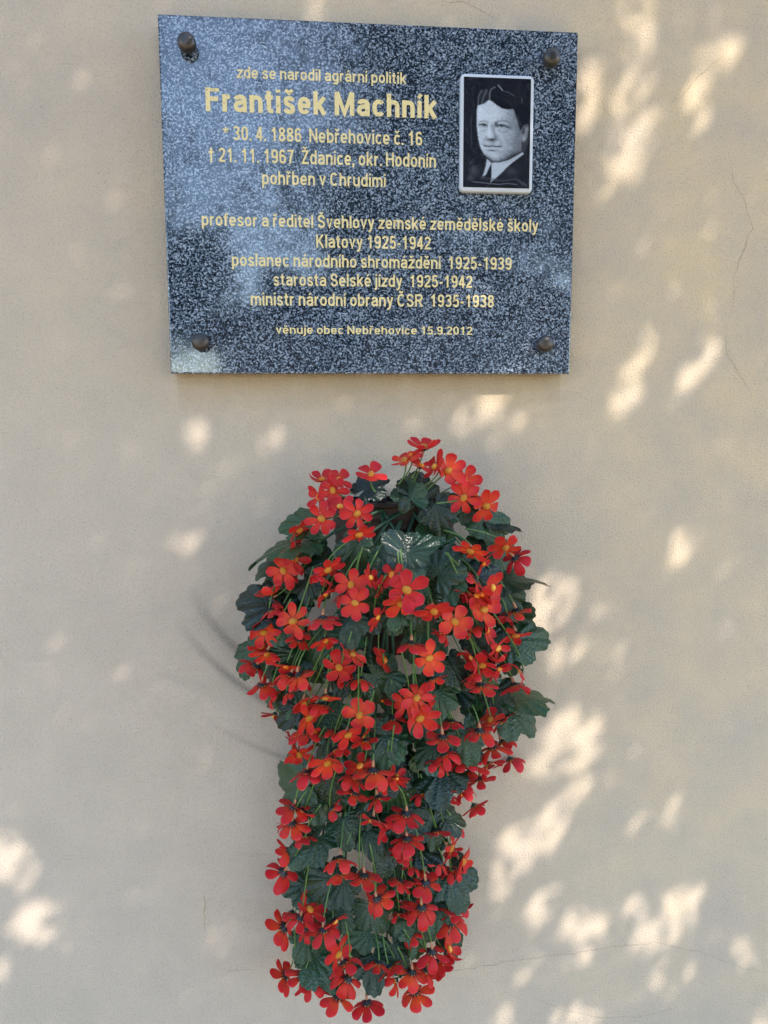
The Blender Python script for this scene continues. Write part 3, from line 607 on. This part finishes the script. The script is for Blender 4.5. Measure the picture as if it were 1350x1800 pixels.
for rank, i in enumerate(order):
    f = FL[i]; MX, p, n, rr = flower_frame(f); hanging = f[3] > 70
    cm = random.choice((COROLLA[3], COROLLA[5], COROLLA[6], COROLLA[2])) if hanging else random.choice((COROLLA[0], COROLLA[1], COROLLA[2], COROLLA[4], COROLLA[6], COROLLA[7]))
    pts = stem_pts(f[0], f[1], p, n, rr); V, F = tube(pts, 0.0011, 5); V2, F2 = tube(bez(pts[0], pts[0].lerp(pts[1], .5), pts[1].lerp(pts[2], .2), 4), [.0023, .0022, .0019, .0013], 6)
    if rank < 100:
        fo = bpy.data.objects.new('flower', cm); COL.objects.link(fo); fo.parent = plant; fo.matrix_parent_inverse = INV; fo.matrix_basis = MX
        for nm, me in (('flower_centre', CEN), ('calyx', CAL)):
            c_ = bpy.data.objects.new(nm, me); COL.objects.link(c_); c_.parent = fo
        mi = MX.inverted(); st = mesh_obj('stem', [mi @ v for v in V], F, MSTEM, fo); mesh_obj('stem_tip', [mi @ v for v in V2], F2, MSLV, fo)
    else:
        av = np.empty(len(cm.vertices)*4, np.float32); cm.color_attributes['petal'].data.foreach_get('color', av)
        add_extra([MX @ v.co for v in cm.vertices], [tuple(q_.vertices) for q_ in cm.polygons], 0, [tuple(r_) for r_ in av.reshape(-1, 4)])
        add_extra([MX @ v.co for v in CEN.vertices], [tuple(q_.vertices) for q_ in CEN.polygons], 1)
        add_extra([MX @ v.co for v in CAL.vertices], [tuple(q_.vertices) for q_ in CAL.polygons], 2)
        add_extra(V, F, 3)
for b_ in rest: b_.free()
ex = mesh_obj('small_flowers', extraV, extraF, MP, plant); ex['kind'] = 'stuff'
for m_ in (MC, MCAL, MSTEM): ex.data.materials.append(m_)
ex.data.polygons.foreach_set('material_index', extraM); c = ex.data.color_attributes.new('petal', 'FLOAT_COLOR', 'POINT')
c.data.foreach_set('color', np.array(extraA, np.float32).ravel())

# leaves: five blunt lobes with a scalloped edge, pleated along the veins
def leaf_mesh(seed):
    rs = random.Random(seed); NA, NRR = 97, 10; V = [(0, 0, 0)]; F = []; att = [(1, 0, 0, 1)]
    lobes = [(0, 1.0, 36), (R(58)+rs.uniform(-.1, .1), rs.uniform(.74, .92), 33), (-R(58)+rs.uniform(-.1, .1), rs.uniform(.74, .92), 33), (R(118), rs.uniform(.55, .68), 30), (-R(118), rs.uniform(.55, .68), 30)]
    droop = rs.uniform(.10, .34); fold = rs.uniform(-.05, .30); ple = rs.uniform(.012, .045); ph = rs.uniform(0, 6); wav = rs.uniform(.04, .13)
    for ir in range(1, NRR+1):
        q_ = ir/NRR
        for ia in range(NA):
            th = -R(158)+R(316)*ia/(NA-1)
            Rr = 0.30
            for (la, lr, lw) in lobes: Rr = max(Rr, lr*math.exp(-abs((th-la)/R(lw*1.38))**2.6))
            Rr = Rr*(1+0.065*abs(math.sin(th*13+ph))) if q_ > .85 else Rr
            rr = Rr*q_; x = rr*math.sin(th); y = rr*math.cos(th)
            dv = min(abs(th-l[0]) for l in lobes)
            z = -droop*rr*rr+fold*abs(x)*.9+ple*rr*math.cos(th*14.5+ph)*q_+wav*q_*q_*math.sin(th*3+ph)
            V.append((x*.92, y*1.05, z)); att.append((math.exp(-(dv*rr/.025)**2)*(1-.5*q_), q_, 0, 1))
    for ia in range(NA-1): F.append((0, 1+ia, 2+ia))
    for ir in range(NRR-1):
        for ia in range(NA-1):
            b_ = 1+ir*NA+ia; F.append((b_, b_+NA, b_+NA+1, b_+1))
    F = [f_[::-1] for f_ in F]
    me = bpy.data.meshes.new('leaf'); me.from_pydata(V, [], F); me.polygons.foreach_set('use_smooth', [True]*len(F))
    c_ = me.color_attributes.new('vein', 'FLOAT_COLOR', 'POINT'); c_.data.foreach_set('color', np.array(att, np.float32).ravel()); me.materials.append(ML); return me
LEAF = [leaf_mesh(50+i) for i in range(6)]
# base x, y, direction of the tip, length in photo px, how far it faces outwards (-: folded back), mm behind the hull
LV = [(548,922,155,64,.9,8),(528,952,188,88,3.0,4),(500,985,185,58,.8,14),(492,1066,160,80,.4,0),(500,1075,215,70,.5,10),(628,958,250,72,.2,10),(668,968,-62,58,.3,12),(575,985,230,52,.3,22),(545,1020,-90,54,.4,16),(505,1030,240,50,.5,20),
(640,862,30,56,.5,18),(722,878,105,66,.5,14),(735,878,80,74,.4,18),(780,900,85,72,.0,28),(765,888,-80,72,.3,14),(812,880,-75,62,.3,16),(850,910,-85,62,.4,12),(866,915,0,52,1.6,10),
(722,985,142,80,.3,-4),(716,972,20,72,.2,-6),(722,985,240,62,.0,0),(770,1010,55,92,.2,10),(740,1030,200,60,.1,16),(790,1020,-75,62,.2,8),(835,1010,-60,72,.1,12),(888,1022,18,76,1.8,6),(885,1045,-60,48,.6,12),
(618,1085,-85,66,.0,-2),(652,1080,-65,52,.2,12),(560,1130,205,72,.3,14),(530,1240,225,66,.3,6),(520,1215,190,58,.5,18),(450,1140,240,52,.6,12),(655,1185,-32,78,.3,4),(580,1290,-110,64,.2,14),(532,1374,172,72,.5,2),
(735,1062,-85,66,.0,6),(700,1070,-110,52,.2,18),(795,1170,-55,58,.1,10),(898,1127,15,70,.5,0),(905,1135,-95,62,.3,8),(870,1215,-90,72,.3,12),(900,1222,4,72,1.2,4),(890,1240,-35,66,.4,8),(675,1292,10,70,.1,2),(685,1300,-100,72,.2,8),
(770,1215,-100,72,.1,14),(740,1260,-60,66,.2,18),(815,1282,-85,72,.2,4),(790,1295,-130,56,.3,14),(760,1310,-120,56,.2,12),(775,1350,-90,78,.1,6),(545,1390,-80,72,.3,14),(560,1470,-120,86,.2,4),(600,1440,-80,70,.2,14),(545,1560,180,72,.5,4),(590,1545,205,82,.2,8),
(605,1545,-70,68,.2,0),(645,1455,-70,66,.2,20),(680,1475,-100,72,.1,24),(785,1440,15,56,.2,-2),(762,1440,-95,76,.5,6),(750,1500,160,52,.4,8),(730,1490,-40,58,.2,8),(790,1530,-80,76,.2,2),(770,1580,-100,62,.2,8),(720,1615,-150,58,.2,12),(735,1610,-110,76,.1,10),
(540,1645,-60,62,.3,8),(550,1680,-55,76,.2,6),(655,1680,-85,84,.1,2),(690,1660,-70,64,.2,10),(650,1590,-60,64,.2,16),(650,1640,200,60,.2,18),(600,1600,-110,70,.1,20),(790,1640,-100,60,.3,10),(640,1420,-120,70,.2,24),(705,1420,-90,76,.1,24)]
rl = random.Random(5)
for y in list(range(945, 1380, 22))+list(range(960, 1400, 60)):                         # deeper foliage that fills the middle of the bunch
    l, r_ = np.interp(y, ROWS[:, 0], ROWS[:, 1])+45, np.interp(y, ROWS[:, 0], ROWS[:, 2])-45
    if len(LV) < 100: LV.append((l+(r_-l)*rl.random(), y, -90+rl.uniform(-60, 60), rl.uniform(64, 90), rl.uniform(.0, .4), rl.uniform(18, 60)))
for (x, y, dr, ln, outw, dep) in LV[:100]:
    D, t_ = hull(x, y); D = max(.02, D-dep/1000-.024)
    p = at(x, y, -D); dist = (p-CAM).dot(fwd); view = (CAM-p).normalized()
    d2 = right*math.cos(R(dr))+up*math.sin(R(dr))
    n = view+right*(0.45*t_)+up*rl.uniform(-.15, .75)-d2*0+right*rl.uniform(-.6, .6)
    n = n.normalized(); tip = (d2+view*rl.uniform(-.35, .10))
    if outw > .6: n = (n+up*outw*1.4).normalized()
    MX = Matrix.Translation(p) @ basis(n, tip).to_4x4() @ Matrix.Scale(ln*dist*PXM*(rl.uniform(.92, 1.1) if outw >= .4 and abs(t_) > .6 else rl.uniform(.62, .84)), 4)
    lo = bpy.data.objects.new('leaf', rl.choice(LEAF)); COL.objects.link(lo); lo.parent = plant; lo.matrix_parent_inverse = INV; lo.matrix_basis = MX
dv_, df_, da_ = [], [], []
for k in range(64):                                     # leaves deep inside the bunch, against the planter and the wall
    y = rl.uniform(940, 1400) if k < 52 else rl.uniform(1400, 1690)
    l, r_ = np.interp(y, ROWS[:, 0], ROWS[:, 1])+85, np.interp(y, ROWS[:, 0], ROWS[:, 2])-85; x = l+(r_-l)*rl.random()
    D, t_ = hull(x, y); p = at(x, y, -max(.03, D-rl.uniform(.05, .10))); d2 = right*rl.uniform(-1, 1)-up*rl.uniform(-.2, 1)
    MX = Matrix.Translation(p) @ basis((CAM-p).normalized()+right*rl.uniform(-.7, .7)+up*rl.uniform(-.3, .6), d2).to_4x4() @ Matrix.Scale(rl.uniform(.034, .052), 4)
    me = LEAF[k % 6]; b_ = len(dv_); dv_ += [MX @ v.co for v in me.vertices]; df_ += [tuple(i+b_ for i in q_.vertices) for q_ in me.polygons]
do = mesh_obj('deep_foliage', dv_, df_, ML, plant); do['kind'] = 'stuff'
for (ex_, ey_) in ((500, 1180), (560, 1330), (600, 1640), (560, 1560), (700, 1600), (760, 1560), (840, 1250), (780, 1360), (900, 1090), (470, 1060), (680, 1700), (650, 1430)):
    D, _ = hull(ex_, ey_); c0 = at(700+random.uniform(-40, 40), 890, -.09); c2 = at(ex_, ey_, -max(.03, D-.05)); c1 = at(ex_+(700-ex_)*.25, 900+(ey_-900)*.25, -.15)
    V, F = tube(bez(c0, c1, c2, 14), [.0028-.0012*i/13 for i in range(14)], 6); mesh_obj('vine', V, F, MVINE, plant)

# ------------------------------------------------------------------ tree whose gaps let the sun through
# gaps: x, y, half sizes in photo px, slope; the last number lifts the gap off the wall (m) where it lights the slab or the flowers
GAPS = [(1125,18,28,20,0),(1128,40,14,12,0),(1132,76,9,9,0),(1252,98,38,13,42),(1284,98,20,7,50),(1232,170,18,42,0),(1115,158,45,19,62),(1112,215,25,22,0),(1108,268,34,24,50),(1028,180,14,34,0),(1040,122,9,11,0),(1245,400,8,8,0),
(1100,688,34,24,60),(1130,622,28,10,70),(1208,668,34,12,60),(1245,628,26,10,72),(842,722,42,18,32),(880,762,12,9,30),(910,742,12,7,40),(349,764,15,20,90),(340,940,32,10,62),(555,10,16,9,60),(1012,800,24,12,-40),(1195,962,26,20,90),
(975,1050,34,34,40),(950,1095,22,22,0),(992,1146,36,18,12),(1050,1085,12,8,30),(1088,1068,24,8,65),(1090,1142,11,11,0),(1172,1110,20,10,70),(1160,1200,14,10,60),(1005,1300,54,48,20),(960,1330,30,36,0),(1010,1395,34,14,45),(915,1492,58,38,35),(965,1450,36,28,45),
(1230,1265,26,13,35),(1278,1276,18,7,20),(1186,1424,28,10,65),(1116,1450,11,9,0),(948,1596,34,18,70),(1000,1618,34,13,35),(1032,1652,46,24,62),(1175,1596,66,20,22),(1165,1635,66,24,28),(1180,1716,38,26,10),(1330,1650,46,40,60),(915,1710,13,11,0),(1010,1795,46,20,0),(880,1795,20,14,0),
(24,1528,32,34,40),(62,1622,38,30,20),(8,1700,26,10,30),(16,1472,26,13,40),(745,1465,22,22,0),(476,778,11,9,40),(1110,1590,20,10,40),(880,1560,16,10,40),(1350,1795,30,24,30)]
GAPS3 = [(632,920,20,26,0,.10),(812,855,22,26,0,.12),(700,965,34,44,70,.178),(740,955,18,18,0,.178),(855,515,40,9,-40,.035),(945,605,20,20,0,.036)]
def to_wall(p): return p-SUN*(p.y/SUN.y)
ell = []
for g_ in GAPS: c_ = at(g_[0], g_[1], 0); ell.append((c_.x, c_.z, g_[2]*.00094, g_[3]*.00094, R(g_[4])))
for g_ in GAPS3: c_ = to_wall(at(g_[0], g_[1], -g_[5])); ell.append((c_.x, c_.z, g_[2]*.0008, g_[3]*.0008, R(g_[4])))
ell = np.array(ell)
TDIST = 2.8
def leaf_cloud(centers, size, keep=None, seed=1):
    """small folded leaves as quads (two triangles each side of the midrib)"""
    g_ = np.random.default_rng(seed); n = len(centers)
    nrm = g_.normal(size=(n, 3)); nrm += np.array(SUN)*0.6; nrm /= np.linalg.norm(nrm, axis=1)[:, None]
    t_ = g_.normal(size=(n, 3)); t_ -= nrm*(t_*nrm).sum(1)[:, None]; t_ /= np.linalg.norm(t_, axis=1)[:, None]; s_ = np.cross(nrm, t_)
    L = (size*g_.uniform(.7, 1.25, n))[:, None]; W_ = L*.34
    P = np.stack([centers-t_*L*.5, centers+s_*W_-t_*L*.08+nrm*W_*.25, centers+t_*L*.5, centers-s_*W_-t_*L*.08+nrm*W_*.25, ], 1)
    if keep is not None: P = P[keep(P)]
    V = P.reshape(-1, 3); n = len(P)
    me = bpy.data.meshes.new('crown'); me.vertices.add(len(V)); me.vertices.foreach_set('co', V.ravel().astype(np.float32))
    idx = np.arange(n*4).reshape(n, 4); me.loops.add(n*4); me.loops.foreach_set('vertex_index', idx.ravel())
    me.polygons.add(n); me.polygons.foreach_set('loop_start', np.arange(n)*4); me.polygons.foreach_set('loop_total', np.full(n, 4)); me.update(calc_edges=True)
    return me
def keep_out(P):
    """drop the leaves that would stand in the gaps of the crown"""
    s_ = np.array(SUN); ok = np.ones(len(P), bool)
    probe = np.concatenate([P, P.mean(1, keepdims=True), (P[:, :1]+P[:, 1:2])/2, (P[:, 2:3]+P[:, 1:2])/2, (P[:, 2:3]+P[:, 3:4])/2, (P[:, :1]+P[:, 3:4])/2], 1)
    Wp = probe-s_*(probe[:, :, 1]/s_[1])[:, :, None]
    for (cx, cz, rx, rz, an) in ell:
        c_, sn = math.cos(an), math.sin(an); dx, dz = Wp[:, :, 0]-cx, Wp[:, :, 2]-cz
        ok &= ~((((dx*c_+dz*sn)/rx)**2+((-dx*sn+dz*c_)/rz)**2) < 1).any(1)
    return ok | (np.random.default_rng(9).random(len(P)) < .09)
ctr = np.array(to_wall(at(675, 900, 0)))
N = 74000
ex1 = np.array([1.0, 0, 0]); u_ = RNG.uniform(-.85, 1.0, N); v_ = RNG.uniform(-1.08, 1.05, N); dd = TDIST+RNG.normal(size=N)*.28
cen = ctr+np.stack([u_, np.zeros(N), v_], 1)+np.array(SUN)*dd[:, None]
rad_ = (np.abs(u_-.05)/.9)**5+(np.abs(v_-.03)/1.03)**5; cen = cen[rad_ < 1.0+.25*RNG.normal(size=N)*.3]
N2 = 22000; side = ctr+np.stack([RNG.uniform(-2.5, -.7, N2), np.zeros(N2), RNG.uniform(-1.15, .9, N2)], 1)+np.array(SUN)*(TDIST+RNG.normal(size=N2)*.35)[:, None]
clump = np.array([np.sin(side[:, 0]*5.1+1)+np.sin(side[:, 2]*6.3+side[:, 0]*2)+np.sin(side[:, 1]*4.4)]).ravel(); cen = np.concatenate([cen, side[clump+side[:, 2]*.9-2.6 > -.5]])
MF = mat_foliage('tree_foliage', (0.030, 0.065, 0.014), (0.075, 0.13, 0.03)); MBK = mat_simple('bark', (0.10, 0.075, 0.05), .9, .4, 12, bump=.6, bscale=30)
tb = Vector((2.9, -3.4, 0)); mid_c = Vector(ctr)+SUN*TDIST
tree = thing('broadleaf_tree', tb, 'leafy tree overhanging the yard whose crown dapples the wall with light', 'tree')
crown = link('crown', leaf_cloud(cen, .032, keep_out, 3), MF, tree)
V, F = tube([tb+Vector((0, 0, -.05)), tb+Vector((-.03, .02, 1.0)), tb+Vector((-.12, .1, 2.0)), tb+Vector((-.5, .5, 2.7)), tb+Vector((-1.2, 1.0, 3.2)), tb+Vector((-1.8, 1.5, 3.5))], [.15, .12, .10, .07, .035, .012], 12); mesh_obj('trunk', V, F, MBK, tree)
# ------------------------------------------------------------------ what the polished stone mirrors: yard trees and the house across the road
def bg_tree(x, y, h, rad, seed, label, mat):
    g_ = np.random.default_rng(seed); t_ = thing('yard_tree', (x, y, 0), label, 'tree'); P = []
    for _ in range(12):
        c_ = np.array((x, y, h*.62))+g_.normal(size=3)*np.array((rad*.5, rad*.5, h*.18)); P.append(c_+g_.normal(size=(700, 3))*rad*.15)
    link('crown', leaf_cloud(np.concatenate(P), .28, None, seed), mat, t_)
    V, F = tube([(x, y, -.05), (x+.1, y, h*.3), (x, y+.1, h*.6), (x, y, h*.85)], [.28, .22, .16, .05], 10); mesh_obj('trunk', V, F, MBK, t_)
MF2 = mat_foliage('yard_foliage', (0.022, 0.05, 0.014), (0.05, 0.09, 0.025))
bg_tree(-3.6, -15, 6.4, 2.0, 11, 'tall round tree at the left end of the yard opposite the wall', MF2)
bg_tree(0.6, -15, 6.4, 1.2, 12, 'slender tree standing in front of the gable of the house', MF2)
house = thing('opposite_house', (2.8, -17, 0), 'plain pale house with its gable end facing across the yard', 'house')
bm_obj('wall', box_bm(-2.2, 7.8, -27, -17, -.02, 3.6), mat_simple('house_render', (0.30, 0.29, 0.27), .9, .1, 2), house)
mesh_obj('gable', [(-2.2, -17, 3.6), (7.8, -17, 3.6), (2.8, -17, 5.25), (-2.2, -17.3, 3.6), (7.8, -17.3, 3.6), (2.8, -17.3, 5.25)], [(0, 1, 2), (5, 4, 3), (0, 2, 5, 3), (1, 4, 5, 2)], mat_simple('gable_boards', (0.16, 0.13, 0.10), .8, .2, 6), house, False)
V = []
for dz in (0, .16):
    for y in (-16.6, -27.4): V += [(-2.9, y, 3.40+dz), (2.8, y, 5.27+dz), (8.5, y, 3.40+dz)]
mesh_obj('roof', V, [(0, 3, 4, 1), (1, 4, 5, 2), (6, 7, 10, 9), (7, 8, 11, 10), (0, 1, 7, 6), (1, 2, 8, 7), (3, 9, 10, 4), (4, 10, 11, 5), (0, 6, 9, 3), (2, 5, 11, 8)], mat_simple('roof_tiles', (0.16, 0.09, 0.07), .8, .3, 6), house, False)
